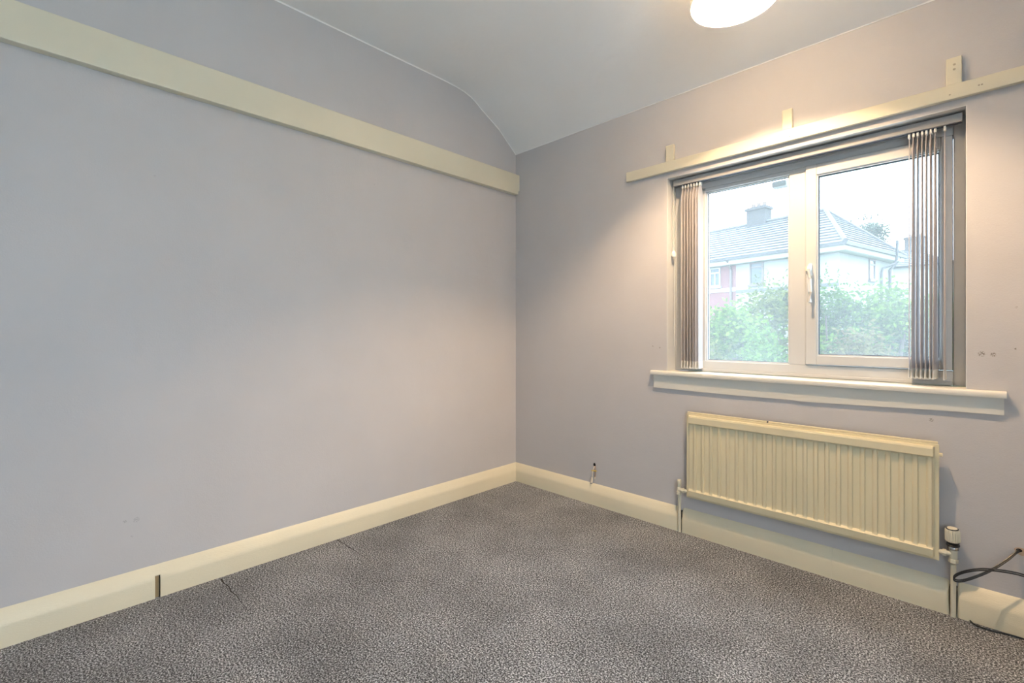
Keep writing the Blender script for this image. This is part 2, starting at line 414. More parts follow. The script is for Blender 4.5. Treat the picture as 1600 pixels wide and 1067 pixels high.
bar(1.252, 2.338, FZ0 + .001, FZ0 + .016, FY - .006, FY)                             # cill bead
bar(1.252, 2.338, FZ1 - .046, FZ1 - .038, FY - .003, FY)
def bead_frame(g, y0, y1, par, name='glazing_bead', w_=.010, mat='upvc'):
    x0, x1, z0, z1 = g
    m = MB().box(x0, x0 + w_, y0, y1, z0, z1).box(x1 - w_, x1, y0, y1, z0, z1).box(x0 + w_, x1 - w_, y0, y1, z0, z0 + w_).box(x0 + w_, x1 - w_, y0, y1, z1 - w_, z1)
    return m.build(name, mat, par)
bead_frame(G1, FY + .010, FY + .028, win, w_=.006)
bead_frame((G1[0] + .006, G1[1] - .006, G1[2] + .006, G1[3] - .006), FY + .024, FY + .029, win, 'gasket', .0025, 'gasket')
MB().box(G1[0], G1[1], FY + .029, FY + .033, G1[2], G1[3]).build('pane', 'veiled_glass', win)
sash = empty('casement'); sash.parent = win
SY = FY - .010
bar(SA[0], G2[0], SA[2], SA[3], SY, .158, 'sash_bar', sash, .003); bar(G2[1], SA[1], SA[2], SA[3], SY, .158, 'sash_bar', sash, .003)
bar(G2[0], G2[1], SA[2], G2[2], SY, .158, 'sash_bar', sash, .003); bar(G2[0], G2[1], G2[3], SA[3], SY, .158, 'sash_bar', sash, .003)
bead_frame(G2, SY + .006, SY + .028, sash, w_=.005)
bead_frame((G2[0] + .005, G2[1] - .005, G2[2] + .005, G2[3] - .005), SY + .018, SY + .029, sash, 'gasket', .003, 'gasket')
MB().box(G2[0], G2[1], SY + .029, SY + .033, G2[2], G2[3]).build('pane', 'veiled_glass', sash)
# shadow gap round the casement
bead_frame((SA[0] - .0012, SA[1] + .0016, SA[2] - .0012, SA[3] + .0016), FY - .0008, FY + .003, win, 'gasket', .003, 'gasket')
# handle
hx = 1.850
m = MB().box(hx - .008, hx + .008, SY - .012, SY, 1.345, 1.405)
m.build('handle_base', 'white_plastic', sash, bev=.004)
m = MB().tube([(hx, SY - .008, 1.382), (hx, SY - .024, 1.388), (hx + .001, SY - .034, 1.375), (hx + .003, SY - .036, 1.33), (hx + .004, SY - .033, 1.27), (hx + .004, SY - .034, 1.222), (hx + .004, SY - .034, 1.214)], [.008, .009, .010, .0085, .0075, .0082, .005], 10)
m.build('handle', 'white_plastic', sash, smooth=True)
MB().tube([(hx - .016, SY - .004, 1.392), (hx - .016, SY - .006, 1.372)], .005, 8).build('handle_lock', 'terminal', sash, smooth=True)
# small cap hanging outside at the head of the fixed pane
MB().box(1.655, 1.722, .19, .24, 1.826, 1.858).build('vent_cap', 'headrail_aluminium', win, bev=.008)
# sill and apron
SP = .025
sp = [(FY - .0005, .8655), (FY - .0005, .848), (0.0005, .842), (0, .842), (-SP, .842), (-SP - .0005, .848), (-SP - .0003, .860), (-SP + .004, .8645), (-SP + .010, .8655)]
m = MB()
m.prism([(-.0004, .842), (-SP, .842), (-SP - .0012, .848), (-SP - .0012, .859), (-SP + .002, .8635), (-SP + .008, .8655), (-.0004, .8655)], lambda p, q, t: (t, p, q), 1.088, 2.483)
m.box(WX0 + .0005, WX1 - .0005, -.0003, FY - .0005, .8485, .8655)
m.build('window_sill', 'sill_paint', win, smooth=True)
m = MB(); N = 28; k = 0
bot = lambda t: .769 + .014 * t - .010 * math.sin(PI * min(1, t * 1.15)) * (t < .87) - .004 * (t > .5)
for i in range(N + 1):
    t = i / N; x = 1.101 + t * (2.477 - 1.101); d = -.0100 + .002 * math.sin(PI * t) + .001 * t
    for (y, z) in ((-.0004, .8418), (d, .8418), (d, bot(t)), (-.0004, bot(t))): m.v.append((x, y, z))
for i in range(N):
    for j in range(4): m.f.append((i * 4 + j, i * 4 + (j + 1) % 4, (i + 1) * 4 + (j + 1) % 4, (i + 1) * 4 + j))
m.f += [(0, 1, 2, 3), (N * 4, N * 4 + 1, N * 4 + 2, N * 4 + 3)]
m.build('sill_apron', 'sill_paint', win)

# ------------------------------------------------------------------ boards on the walls
r = root('wall_rail', (0.02, -1.7, 2.083), 'long deep cream gloss timber rail along the plain left wall', 'wooden rail')
m = MB()
m.prism([(RY + .01, 2.083), (-.014, 2.083), (-.014, 2.106), (-.002, 2.112), (-.002, 2.226), (RY + .01, 2.226)], lambda p, q, t: (t, p, q), 0.0005, .041)
m.build('rail_board', 'cream_gloss_long', r, bev=.003)
adopt(r)

r = root('curtain_batten', (1.75, -.01, 1.972), 'cream batten with three upright blocks screwed above the window', 'batten')
MB().box(.931, 2.70, -.022, -.0005, 1.972, 2.0275).build('batten_board', 'cream_gloss_long', r, bev=.002)
for x0, x1, zt in ((1.177, 1.225, 2.117), (1.757, 1.800, 2.122), (2.322, 2.367, 2.131)):
    b = MB().box(x0, x1, -.019, -.0005, 2.0277, zt).build('block', 'cream_gloss', r, bev=.0025)
    xm = (x0 + x1) / 2 + .001
    if x0 > 2:
        for dz in (.055, .073):
            MB().lathe([(.0045, 0), (.0045, .0008), (.002, .0018)], (0, 0, 0), 10).build('screw', 'screw_metal', b).matrix_basis = Matrix.Translation((xm, -.0186, 2.03 + dz)) @ Matrix.Rotation(PI / 2, 4, 'X')
for x in (1.79, 2.333, 2.412, 2.42):
    s_ = MB().lathe([(.003, 0), (.003, .0006), (.0015, .0012)], (0, 0, 0), 10).build('screw', 'screw_metal', r)
    s_.matrix_basis = Matrix.Translation((x, -.0218, 1.99 + (x > 2.34) * .008)) @ Matrix.Rotation(PI / 2, 4, 'X')
adopt(r)

# ------------------------------------------------------------------ vertical blind
r = root('vertical_blind', (1.78, .045, 1.90), 'grey vertical blind drawn open to both sides of the window', 'blind')
HY = .055
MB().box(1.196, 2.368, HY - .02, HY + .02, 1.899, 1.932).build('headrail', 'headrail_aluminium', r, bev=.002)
MB().box(1.198, 2.366, HY - .008, HY + .008, 1.8972, 1.8992).build('track_slot', 'gasket', r)
def slat(x, a0, a1, zb, bow):
    m = MB(); n = 18; W = .032; cols = 4; th = .0006
    for i in range(n + 1):
        t = i / n; z = 1.884 + (zb - 1.884) * t
        sm = t * t * (3 - 2 * t); a = a0 + (a1 - a0) * sm
        pin = .35 + .65 * min(1, t / .06)
        for side in (-1, 1):
            for j in range(cols + 1):
                u = -1 + 2 * j / cols
                off = bow * (1 - u * u) * math.sin(PI * t) * .004 + side * th
                ux = math.sin(a); uy = math.cos(a)
                m.v.append((x + ux * u * W * pin + off * uy, HY + uy * u * W * pin - off * ux, z))
    row = 2 * (cols + 1)
    for i in range(n):
        for sd in (0, 1):
            for j in range(cols):
                k = i * row + sd * (cols + 1) + j; m.f.append((k, k + 1, k + 1 + row, k + row))
        for j in (0, cols): k = i * row + j; m.f.append((k, k + cols + 1, k + cols + 1 + row, k + row))
    s_ = m.build('slat', 'slat_fabric', r, smooth=True)
    MB().box(x - .004, x + .004, HY - .012, HY + .012, 1.880, 1.8972).build('hanger', 'white_plastic', s_, bev=.002)
    ux, uy = math.sin(a1), math.cos(a1); k = MB(); w2 = .031
    p = [(-w2, 0), (w2, 0), (w2 - .004, .033), (w2 - .012, .038), (-w2 + .012, .038), (-w2 + .004, .033)]
    k.prism(p, lambda u, v, t: (x + ux * u + uy * t, HY + uy * u - ux * t, zb - .004 + v), -.0022, .0022)
    wgt = k.build('weight', 'white_plastic', s_, bev=.0008, seg=1)
    return s_
xs_r = [2.209, 2.2225, 2.236, 2.2495, 2.2625, 2.2755, 2.289]
rot_r = [(-2, -1), (4, 9), (2, 9), (1, 8), (3, 6), (5, 5), (4, 12)]
for x, (a0, a1) in zip(xs_r, rot_r): slat(x, math.radians(a0), math.radians(a1), .899, random.uniform(-1, 1))
slat(2.317, math.radians(1), math.radians(4), .896, .3)
xs_l = [1.246 + .0160 * i for i in range(7)]
for x in xs_l: slat(x, math.radians(random.uniform(-4, 4)), math.radians(random.uniform(-5, 3)), .889, random.uniform(-.6, .6))
for row_, zb in ((xs_r, .899), (xs_l, .889)):
    for yy in (HY - .029, HY + .029):
        pts = []
        for a, b in zip(row_[:-1], row_[1:]):
            for i in range(5): t = i / 4; pts.append((a + (b - a) * t, yy, zb + .002 - .009 * math.sin(PI * t)))
        MB().tube(pts, .0009, 5).build('link_chain', 'white_plastic', r)
cx_ = 1.193
MB().tube([(cx_, HY - .012, 1.90), (cx_, HY - .014, 1.53)], .0012, 6).build('cord', 'white_plastic', r)
MB().tube([(cx_, HY + .010, 1.90), (cx_, HY + .010, 1.50), (cx_, HY, 1.0)], .0012, 6).build('cord', 'white_plastic', r)
MB().lathe([(.003, -.02), (.010, -.017), (.012, -.008), (.012, .004), (.008, .014), (.003, .018)], (cx_ + .004, HY - .014, 1.522), 14).build('cord_weight', 'white_plastic', r, smooth=True)
adopt(r)

# ------------------------------------------------------------------ radiator
RX0, RX1, RZ0, RZ1 = 1.309, 2.304, .204, .656
r = root('radiator', (1.806, -.045, RZ0), 'cream painted steel panel radiator with fluted front below the window', 'radiator')
YB, YF = -.034, -.052          # back sheet, recessed level of the front sheet
MB().box(RX0, RX1, YB - .012, YB - .0065, RZ0, RZ1 - .006).build('flange', 'radiator_enamel', r, bev=.002)
MB().box(RX0 + .012, RX1 - .012, YB - .0063, YB + .006, RZ0 + .012, RZ1 - .018).build('back_sheet', 'radiator_enamel', r, bev=.004)
MB().box(RX0 + .004, RX1 - .004, YB - .010, YB + .002, RZ1 - .0058, RZ1 + .003).build('top_seam', 'radiator_enamel', r, bev=.002)
# pressed front: grid over (x,z) with a depth function
NF = 23; FX_0, FX_1 = RX0 + .012, RX1 - .012; pitch = (FX_1 - FX_0 - .010) / NF
ztop, zbot = RZ1 - .013, RZ0 + .012
band_t, band_b = .042, .034
xs = [FX_0, FX_0 + .0055]
for i in range(NF):
    x0 = FX_0 + .005 + i * pitch
    xs += [x0 + pitch * t for t in (.06, .50, .60, .68, .90, .97)]
xs += [FX_1 - .0055, FX_1]
def ridge(x):
    t = ((x - FX_0 - .005) / pitch) % 1.0
    if t <= .50: return 0.0
    if t <= .60: return (t - .5) / .1 * .75
    if t <= .68: return .75 + (t - .6) / .08 * .25
    if t <= .90: return 1.0
    if t <= .97: return 1 - (t - .9) / .07
    return 0.0
zs = [ztop, ztop - .003, ztop - .010, ztop - band_t + .003, ztop - band_t, ztop - band_t - .005, ztop - band_t - .012, .43, zbot + band_b + .012, zbot + band_b + .005, zbot + band_b, zbot + band_b - .003, zbot + .003, zbot]
def depth(i, j):
    x, z = xs[i], zs[j]
    if i in (0, len(xs) - 1) or j in (0, len(zs) - 1): return YF + .008
    band = -.0130
    if j <= 3 or j >= len(zs) - 3:
        d = band if j not in (1, len(zs) - 2) else band + .003
    elif j in (4, len(zs) - 4): d = band * .72 if ridge(x) > .5 else band * .6
    elif j in (5, len(zs) - 5): d = -.0064 * ridge(x) - .001
    else: d = -.0064 * ridge(x)
    return YF + d
m = MB()
for j in range(len(zs)):
    for i in range(len(xs)): m.v.append((xs[i], depth(i, j), zs[j]))
nx = len(xs)
for j in range(len(zs) - 1):
    for i in range(nx - 1): m.f.append((j * nx + i, j * nx + i + 1, (j + 1) * nx + i + 1, (j + 1) * nx + i))
k = len(m.v); m.v += [(FX_0, YB - .012, ztop), (FX_1, YB - .012, ztop), (FX_1, YB - .012, zbot), (FX_0, YB - .012, zbot)]
b0 = (len(zs) - 1) * nx
m.f += [(k, k + 1) + tuple(range(nx - 1, -1, -1)), (k + 3, k + 2) + tuple(b0 + i for i in range(nx - 1, -1, -1)),
        (k, k + 3) + tuple(j * nx for j in range(len(zs) - 1, -1, -1)), (k + 1, k + 2) + tuple(j * nx + nx - 1 for j in range(len(zs) - 1, -1, -1))]
m.build('front_panel', 'radiator_enamel', r)
MB().box(1.70, 1.706, YB - .0125, YB - .004, RZ1 - .004, RZ1 + .0036).build('weld_tab', 'gasket', r)
MB().lathe([(.004, -.006), (.007, -.005), (.007, .005), (.004, .006)], (0, 0, 0), 6).build('bleed_valve', 'radiator_enamel', r).matrix_basis = Matrix.Translation((RX1 + .004, YB - .008, RZ1 - .045)) @ Matrix.Rotation(PI / 2, 4, 'Y')
for x in (RX0 + .12, RX1 - .12):
    MB().box(x - .015, x + .015, YB + .006, -.0005, .30, .56).build('bracket', 'radiator_enamel', r, bev=.002)
adopt(r)

VY = YB - .006
r = root('thermostatic_valve', (PRX, PY, 0), 'cream thermostatic valve on a copper pipe painted cream', 'valve')
r['label'] = 'ribbed cream thermostatic valve and painted pipe beside the radiator'
m = MB().tube([(PRX, PY, 0.0005), (PRX, PY, .12), (PRX, PY - .002, .20)], .0085, 12); m.build('pipe', 'cream_gloss', r, smooth=True)
vc = (PRX, PY - .004, 0)
MB().lathe([(.013, .206), (.0145, .208), (.0145, .220), (.013, .222)], vc, 6).build('union_nut', 'cream_gloss', r)
MB().lathe([(.010, .222), (.012, .226), (.012, .252), (.011, .256)], vc, 14).build('valve_body', 'cream_gloss', r, smooth=True)
MB().tube([(PRX, PY - .004, .240), (PRX - .02, VY, .240), (RX1 - .002, VY, .240)], [.009, .0085, .0085], 10).build('tail', 'cream_gloss', r, smooth=True)
MB().tube([(PRX - .030, VY, .240), (PRX - .019, VY, .240)], .0125, 6).build('tail_nut', 'cream_gloss', r)
hd = empty('valve_head'); hd.parent = r
tilt = Matrix.Translation((PRX, PY - .004, .256)) @ Matrix.Rotation(math.radians(5), 4, 'X') @ Matrix.Rotation(math.radians(-2), 4, 'Y') @ Matrix.Diagonal((1.13, 1.13, 1.03, 1))
for nm, mt, pr, fl_ in (('collar', 'chrome', [(.011, 0), (.0145, .002), (.0145, .012), (.013, .014)], 0),
                    ('neck_ring', 'black_rubber', [(.013, .014), (.0175, .016), (.0175, .020), (.015, .022), (.017, .028), (.0165, .032)], 0),
                    ('grip', 'cream_gloss', [(.0185, .032), (.020, .035), (.0195, .070), (.018, .076), (.0165, .078)], 1),
                    ('scale_ring', 'black_rubber', [(.0164, .0780), (.0164, .0795), (.0135, .0800), (.0135, .0790)], 0),
                    ('end_cap', 'cream_gloss', [(.0133, .078), (.0133, .0812), (.010, .0825), (.001, .0828)], 0)):
    b_ = MB().lathe(pr, (0, 0, 0), 40 if fl_ else 24, flute=fl_, depth=.0016).build(nm, mt, hd, smooth=not fl_)
    b_.matrix_basis = tilt
adopt(r)
r = root('lockshield_valve', (PLX, PY, 0), 'small cream lockshield valve and painted pipe at the radiator end', 'valve')
MB().tube([(PLX, PY, .0005), (PLX, PY, .21)], .0085, 12).build('pipe', 'cream_gloss', r, smooth=True)
lc = (PLX, PY - .003, 0)
MB().lathe([(.012, .203), (.0145, .205), (.0145, .219), (.012, .221)], lc, 6).build('union_nut', 'cream_gloss', r)
MB().lathe([(.0095, .221), (.011, .225), (.011, .243), (.009, .247)], lc, 12).build('valve_body', 'cream_gloss', r, smooth=True)
MB().lathe([(.009, .247), (.0105, .249), (.012, .278), (.0095, .284)], lc, 14).build('cap', 'cream_gloss', r, smooth=True)
MB().tube([(PLX, PY - .003, .232), (PLX + .02, VY, .232), (RX0 + .002, VY, .232)], .0088, 10).build('tail', 'cream_gloss', r, smooth=True)
MB().tube([(PLX + .020, VY, .232), (PLX + .030, VY, .232)], .0135, 6).build('tail_nut', 'cream_gloss', r)
adopt(r)

# ------------------------------------------------------------------ cables
def spline(pts, n=10):
    P = [Vector(p) for p in pts]; P = [P[0] * 2 - P[1]] + P + [P[-1] * 2 - P[-2]]; out = []
    for i in range(1, len(P) - 2):
        a, b, c, d = P[i - 1], P[i], P[i + 1], P[i + 2]
        for k in range(n):
            t = k / n
            out.append(.5 * ((2 * b) + (c - a) * t + (2 * a - 5 * b + 4 * c - d) * t * t + (3 * b - a - 3 * c + d) * t ** 3))
    out.append(P[-2]); return out
r = root('looped_cable', (2.505, 0, .295), 'black twin cable looping out of a hole in the wall by the pipe', 'cable')
path = [((1594, 860), .004), ((1588, 863), -.010), ((1572, 876), -.035), ((1548, 891), -.060), ((1522, 902), -.078), ((1502, 907.5), -.088), ((1491.5, 906), -.094), ((1492, 900), -.098), ((1505, 894), -.100), ((1528, 890), -.098), ((1552, 890.5), -.094), ((1578, 894), -.090), ((1602, 900), -.086), ((1650, 918), -.080)]
base = [at_y(p[0], p[1], y) for p, y in path]
for s_ in (-1, 1):
    pts = [p + Vector((0, 0, s_ * .0028)) + Vector((0, s_ * .0010, 0)) for p in base]
    MB().tube(spline(pts, 8), .0026, 8).build('cable_strand', 'black_rubber', r, smooth=True)
hc = at_y(1595, 861, 0)
m = MB(); k = 18; ring = []
for i in range(k): t = 2 * PI * i / k; q = .019 * random.uniform(.75, 1.1); ring.append((hc.x + q * math.cos(t), -.0008, hc.z + .8 * q * math.sin(t)))
m.poly(ring).build('broken_plaster', 'plaster_raw', r)
m = MB(); ring = [(hc.x - .004 + .008 * math.cos(2 * PI * i / 12), -.0014, hc.z + .002 + .006 * math.sin(2 * PI * i / 12)) for i in range(12)]
m.poly(ring).build('hole', 'dark_hole', r)
adopt(r)
r = root('floor_cable', (2.40, -.04, 0), 'thin black cable lying along the foot of the skirting', 'cable')
fp = [at_z(px, py, .004) for px, py in ((1513, 966), (1522, 975), (1545, 984), (1575, 991), (1602, 999), (1650, 1014))]
MB().tube(spline(fp, 6), .0028, 6).build('cable_strand', 'black_rubber', r, smooth=True)
adopt(r)
r = root('loose_wire', (.68, -.01, .127), 'short cut wire ends hanging from a small hole above the skirting', 'wire')
h0 = at_y(929, 726, 0)
m = MB(); m.poly([(h0.x + .009 * math.cos(2 * PI * i / 14), -.0008, h0.z + .012 * math.sin(2 * PI * i / 14)) for i in range(14)]).build('hole', 'dark_hole', r)
wp = lambda px, py, y: at_y(px, py, y)
MB().tube(spline([wp(929, 728, .002), wp(928, 731, -.010), wp(926, 737, -.014), wp(925, 746, -.014)], 5), .0026, 7).build('grey_core', 'terminal', r, smooth=True)
MB().tube(spline([wp(930, 728, .002), wp(930, 733, -.009), wp(930, 740, -.008), wp(929.5, 745, -.008)], 5), .0026, 7).build('brown_core', 'brown_core', r, smooth=True)
MB().tube([wp(924.5, 735, -.013), wp(932, 736, -.012)], .0034, 7).build('sleeve', 'yellow_sleeve', r)
MB().tube([wp(925, 746, -.014), wp(924.5, 750, -.014), wp(924, 754, -.015)], [.005, .0068, .0068], 9).build('connector', 'terminal', r)
MB().tube([wp(929.5, 745, -.008), wp(929, 748, -.008)], .0036, 8).build('connector', 'terminal', r)
MB().tube([wp(924, 754, -.015), wp(924, 755.4, -.015)], .0070, 9).build('connector_cap', 'headrail_aluminium', r)
adopt(r)

# ------------------------------------------------------------------ pendant lamp
LX, LY, RIM, RAD, LB = 1.748, -.610, 2.345, .1565, 2.457
r = root('pendant_lamp', (LX, LY, ZC), 'cream fabric drum pendant shade hanging lit from the ceiling', 'lamp')
m = MB(); n = 72; hgt = .205; RT2 = RAD * 1.0
for (rr, z) in ((RAD, RIM), (RT2, RIM + hgt)):
    for j in range(n): t = 2 * PI * j / n; m.v.append((LX + rr * math.cos(t), LY + rr * math.sin(t), z))
for j in range(n): m.f.append((j, (j + 1) % n, n + (j + 1) % n, n + j))
sh = m.build('shade', 'shade_fabric', r, smooth=True, fix=False)
uv = sh.data.uv_layers.new(name='UVMap')
for p in sh.data.polygons:
    for li in p.loop_indices:
        vi = sh.data.loops[li].vertex_index; j = vi % n
        if p.index == n - 1 and j == 0: j = n
        uv.data[li].uv = (2 * PI * RAD * j / n, hgt * (vi // n))
for z in (RIM, RIM + hgt):
    pts = [(LX + RAD * math.cos(2 * PI * j / 48), LY + RAD * math.sin(2 * PI * j / 48), z) for j in range(49)]
    MB().tube(pts, .0022, 6, caps=False).build('rim', 'white_plastic', sh, smooth=True)
for j in range(3):
    t = 2 * PI * j / 3 + .4
    MB().tube([(LX + .020 * math.cos(t), LY + .020 * math.sin(t), LB + .078), (LX + RAD * math.cos(t), LY + RAD * math.sin(t), RIM + hgt - .002)], .0018, 6).build('spider_arm', 'white_plastic', sh)
MB().lathe([(.003, -.022), (.011, -.019), (.018, -.010), (.020, 0), (.018, .010), (.014, .022), (.0132, .045)], (LX, LY, LB), 24).build('bulb', 'lamp_glow', r, smooth=True)
MB().lathe([(.0135, .046), (.019, .048), (.021, .08), (.014, .10), (.004, .108)], (LX, LY, LB), 16).build('lamp_holder', 'white_plastic', r, smooth=True)
MB().tube([(LX, LY, LB + .105), (LX, LY, ZC - .02)], .003, 8).build('flex', 'white_plastic', r, smooth=True)
MB().lathe([(.004, -.028), (.02, -.026), (.04, -.012), (.042, -.0005)], (LX, LY, ZC), 20).build('ceiling_rose', 'white_plastic', r, smooth=True)
adopt(r)

# ------------------------------------------------------------------ outside: ground
m = MB(); ys = [4, 5, 6, 12, 16, 40, 90]; zz = [-2.6, -2.45, -2.3, -1.3, -.7, -.5, -.5]
for (y, z) in zip(ys, zz): m.v += [(-90, y, z), (60, y, z)]
for i in range(len(ys) - 1): m.f.append((2 * i, 2 * i + 1, 2 * i + 3, 2 * i + 2))
g = m.build('ground', 'grass'); tag(g, 'sloping grass outside', kind='structure')
g = MB().box(-90, 60, -60, 4, -2.75, -2.6).build('bounce_yard', 'bounce_concrete'); tag(g, 'added pale concrete yard, unseen, bouncing sky light indoors', kind='structure')  # unseen yard added to bounce daylight up to the ceiling

# ------------------------------------------------------------------ outside: houses
def hip_house(name, label, E0, ang, L, D, ze, zr, zg, mats, courses, over=.32, pane=None):
    """E0: nearest eaves corner (x,y); left run along dl (length L), right run along dr (depth D)"""
    dl = Vector((-math.cos(ang), math.sin(ang), 0)); dr = Vector((math.sin(ang), math.cos(ang), 0))
    e = lambda s, t, z: Vector((E0[0], E0[1], 0)) + dl * s + dr * t + Vector((0, 0, z))
    r = root(name, tuple(e(L / 2, D / 2, zg)), label, 'house')
    return r, e, dl, dr
def obox(m, e, s0, s1, t0, t1, z0, z1):
    k = len(m.v)
    m.v += [tuple(e(s, t, z)) for z in (z0, z1) for t in (t0, t1) for s in (s0, s1)]
    m.f += [tuple(k + i for i in q) for q in ((0, 2, 3, 1), (4, 5, 7, 6), (0, 1, 5, 4), (2, 6, 7, 3), (0, 4, 6, 2), (1, 3, 7, 5))]
    return m
def slope_courses(par, A0, A1, B0, B1, n, mat):
    """courses between eaves line A0-A1 and ridge line B0-B1, each a tile course with its own lip"""
    A0, A1, B0, B1 = map(Vector, (A0, A1, B0, B1))
    nrm = (A1 - A0).cross(B0 - A0).normalized()
    if nrm.z < 0: nrm = -nrm
    th = .06
    for i in range(n):
        a, b = i / n, (i + 1.12) / n
        b = min(b, 1.0)
        p0, p1 = A0.lerp(B0, a), A1.lerp(B1, a); q0, q1 = A0.lerp(B0, b), A1.lerp(B1, b)
        m = MB(); m.v = [tuple(p0 + nrm * th), tuple(p1 + nrm * th), tuple(q1), tuple(q0), tuple(p0 - nrm * .02), tuple(p1 - nrm * .02), tuple(q1 - nrm * .06), tuple(q0 - nrm * .06)]
        m.f = [(0, 1, 2, 3), (7, 6, 5, 4), (0, 4, 5, 1), (1, 5, 6, 2), (2, 6, 7, 3), (3, 7, 4, 0)]
        m.build('tile_course', mat, par)
EZ = 4.48; ANG = math.radians(12)
E0 = (-1.027, 18.878); D = 6.0; RZ = 6.50; L = 16.0
hr, e, dl, dr = hip_house('terraced_house', 'pale rendered house with hipped tiled roof and tall chimney beyond the bushes', E0, ANG, L, D, EZ, RZ, -.6, None, 14)
ov = .30; zw = EZ - .30
split = 4.476
obox(MB(), e, ov, split, ov, D - ov, -.75, zw).build('rendered_wall', 'render_white', hr)
bk = obox(MB(), e, split, L - ov, ov, D - ov, -.75, zw).build('brick_wall', 'brick_red', hr); bk['label'] = 'red painted brick wall'
obox(MB(), e, split, L - ov, ov - .04, ov - .001, 2.98, 3.16).build('string_course', 'far_frame_white', hr)
obox(MB(), e, ov, split - .01, ov - .03, ov - .001, 2.88, 3.02).build('string_course', 'roof_tile', hr)
obox(MB(), e, -.02, L, -.02, .02, EZ - .26, EZ - .06).build('fascia', 'far_frame_white', hr)
obox(MB(), e, -.02, .02, .021, D, EZ - .26, EZ - .06).build('fascia', 'far_frame_white', hr)
obox(MB(), e, .021, L - .1, .021, D - .1, EZ - .28, EZ - .20).build('soffit', 'far_frame_white', hr)
obox(MB(), e, -.12, L, -.12, -.021, EZ - .09, EZ + .02).build('gutter', 'gutter_black', hr)
obox(MB(), e, -.12, -.021, -.02, D, EZ - .09, EZ + .02).build('gutter', 'gutter_black', hr)
rf = empty('roof'); rf.parent = hr
hs = D / 2
ap = e(1.9, hs, RZ); far = e(L, hs, RZ)
slope_courses(rf, e(-.05, -.05, EZ), e(L, -.05, EZ), ap, far, 13, 'roof_tile')
slope_courses(rf, e(-.05, D, EZ), e(-.05, -.05, EZ), ap, ap, 13, 'roof_tile')
MB().quad(e(L, D, EZ), e(0, D, EZ), ap, far).build('back_slope', 'roof_tile', rf)
hipv = (ap - e(0, 0, EZ))
MB().tube([e(-.05, -.05, EZ + .07), ap + Vector((0, 0, .06))], .09, 6).build('hip_tiles', 'roof_tile', rf)
MB().tube([e(-.05, D, EZ + .05), ap + Vector((0, 0, .05))], .08, 6).build('hip_tiles', 'roof_tile', rf)
MB().tube([ap + Vector((0, 0, .06)), far + Vector((0, 0, .06))], .09, 6).build('ridge_tiles', 'roof_tile', rf)
def chimney(par, e, s, t, w_, d_, z0, z1, mat='chimney_brick', pots=3):
    c = obox(MB(), e, s - w_ / 2, s + w_ / 2, t - d_ / 2, t + d_ / 2, z0, z1).build('chimney', mat, par)
    obox(MB(), e, s - w_ / 2 - .06, s + w_ / 2 + .06, t - d_ / 2 - .06, t + d_ / 2 + .06, z1 - .16, z1 - .04).build('chimney_crown', mat, c)
    for i in range(pots):
        q = e(s + (i - (pots - 1) / 2) * w_ / pots * .9, t, z1)
        MB().lathe([(.10, -.02), (.12, 0), (.09, .16), (.10, .20)], tuple(q), 10).build('chimney_pot', 'chimney_pot', c)
    return c
chimney(hr, e, 4.95, hs + .1, .92, .62, RZ - .6, RZ + .85)
def far_window(par, e, s0, s1, z0, z1, t, fm, glass='far_pane', lights=2, top=.28):
    f = MB(); b_ = .06
    obox(f, e, s0, s1, t - .05, t - .001, z0, z0 + b_); obox(f, e, s0, s1, t - .05, t - .001, z1 - b_, z1)
    obox(f, e, s0, s0 + b_, t - .05, t - .001, z0, z1); obox(f, e, s1 - b_, s1, t - .05, t - .001, z0, z1)
    zt = z1 - top * (z1 - z0); obox(f, e, s0, s1, t - .05, t - .001, zt - b_ / 2, zt + b_ / 2)
    if lights == 2: sm = (s0 + s1) / 2; obox(f, e, sm - b_ / 2, sm + b_ / 2, t - .05, t - .001, z0, zt)
    w_ = f.build('window_frame', fm, par)
    obox(MB(), e, s0 + .03, s1 - .03, t - .02, t - .0012, z0 + .03, z1 - .03).build('pane', glass, w_)
    obox(MB(), e, s0 - .06, s1 + .06, t - .10, t - .0005, z0 - .09, z0 - .001).build('ledge', fm, w_)
far_window(hr, e, 5.24, 5.78, 3.28, 4.17, ov, 'far_frame_white')
far_window(hr, e, 3.21, 3.81, 3.22, 4.18, ov, 'far_frame_brown', lights=1, top=.22)
# small window and waste pipes on the gable side: swap the axes
e2 = lambda s, t, z: e(t, s, z)
far_window(hr, e2, 3.05, 3.65, 3.30, 4.16, ov, 'far_frame_brown', lights=1, top=.25)
ptub = lambda *pts: MB().tube([e(*p) for p in pts], .055, 6)
ptub((ov - .08, 4.19, 1.0), (ov - .08, 4.19, 3.65), (ov - .10, 4.30, 3.85), (ov - .35, 4.75, 4.05), (ov - .42, 4.80, 4.25), (ov - .44, 4.80, 5.05)).build('soil_pipe', 'gutter_black', hr)
ptub((ov - .06, 5.2, 1.0), (ov - .06, 5.2, 3.85), (ov - .20, 5.4, 4.1), (ov - .30, 5.5, 4.40)).build('downpipe', 'gutter_black', hr)
ptub((split + .22, ov - .06, 1.0), (split + .22, ov - .06, 4.0), (split + .22, -.06, 4.40)).build('downpipe', 'far_frame_brown', hr)
adopt(hr)
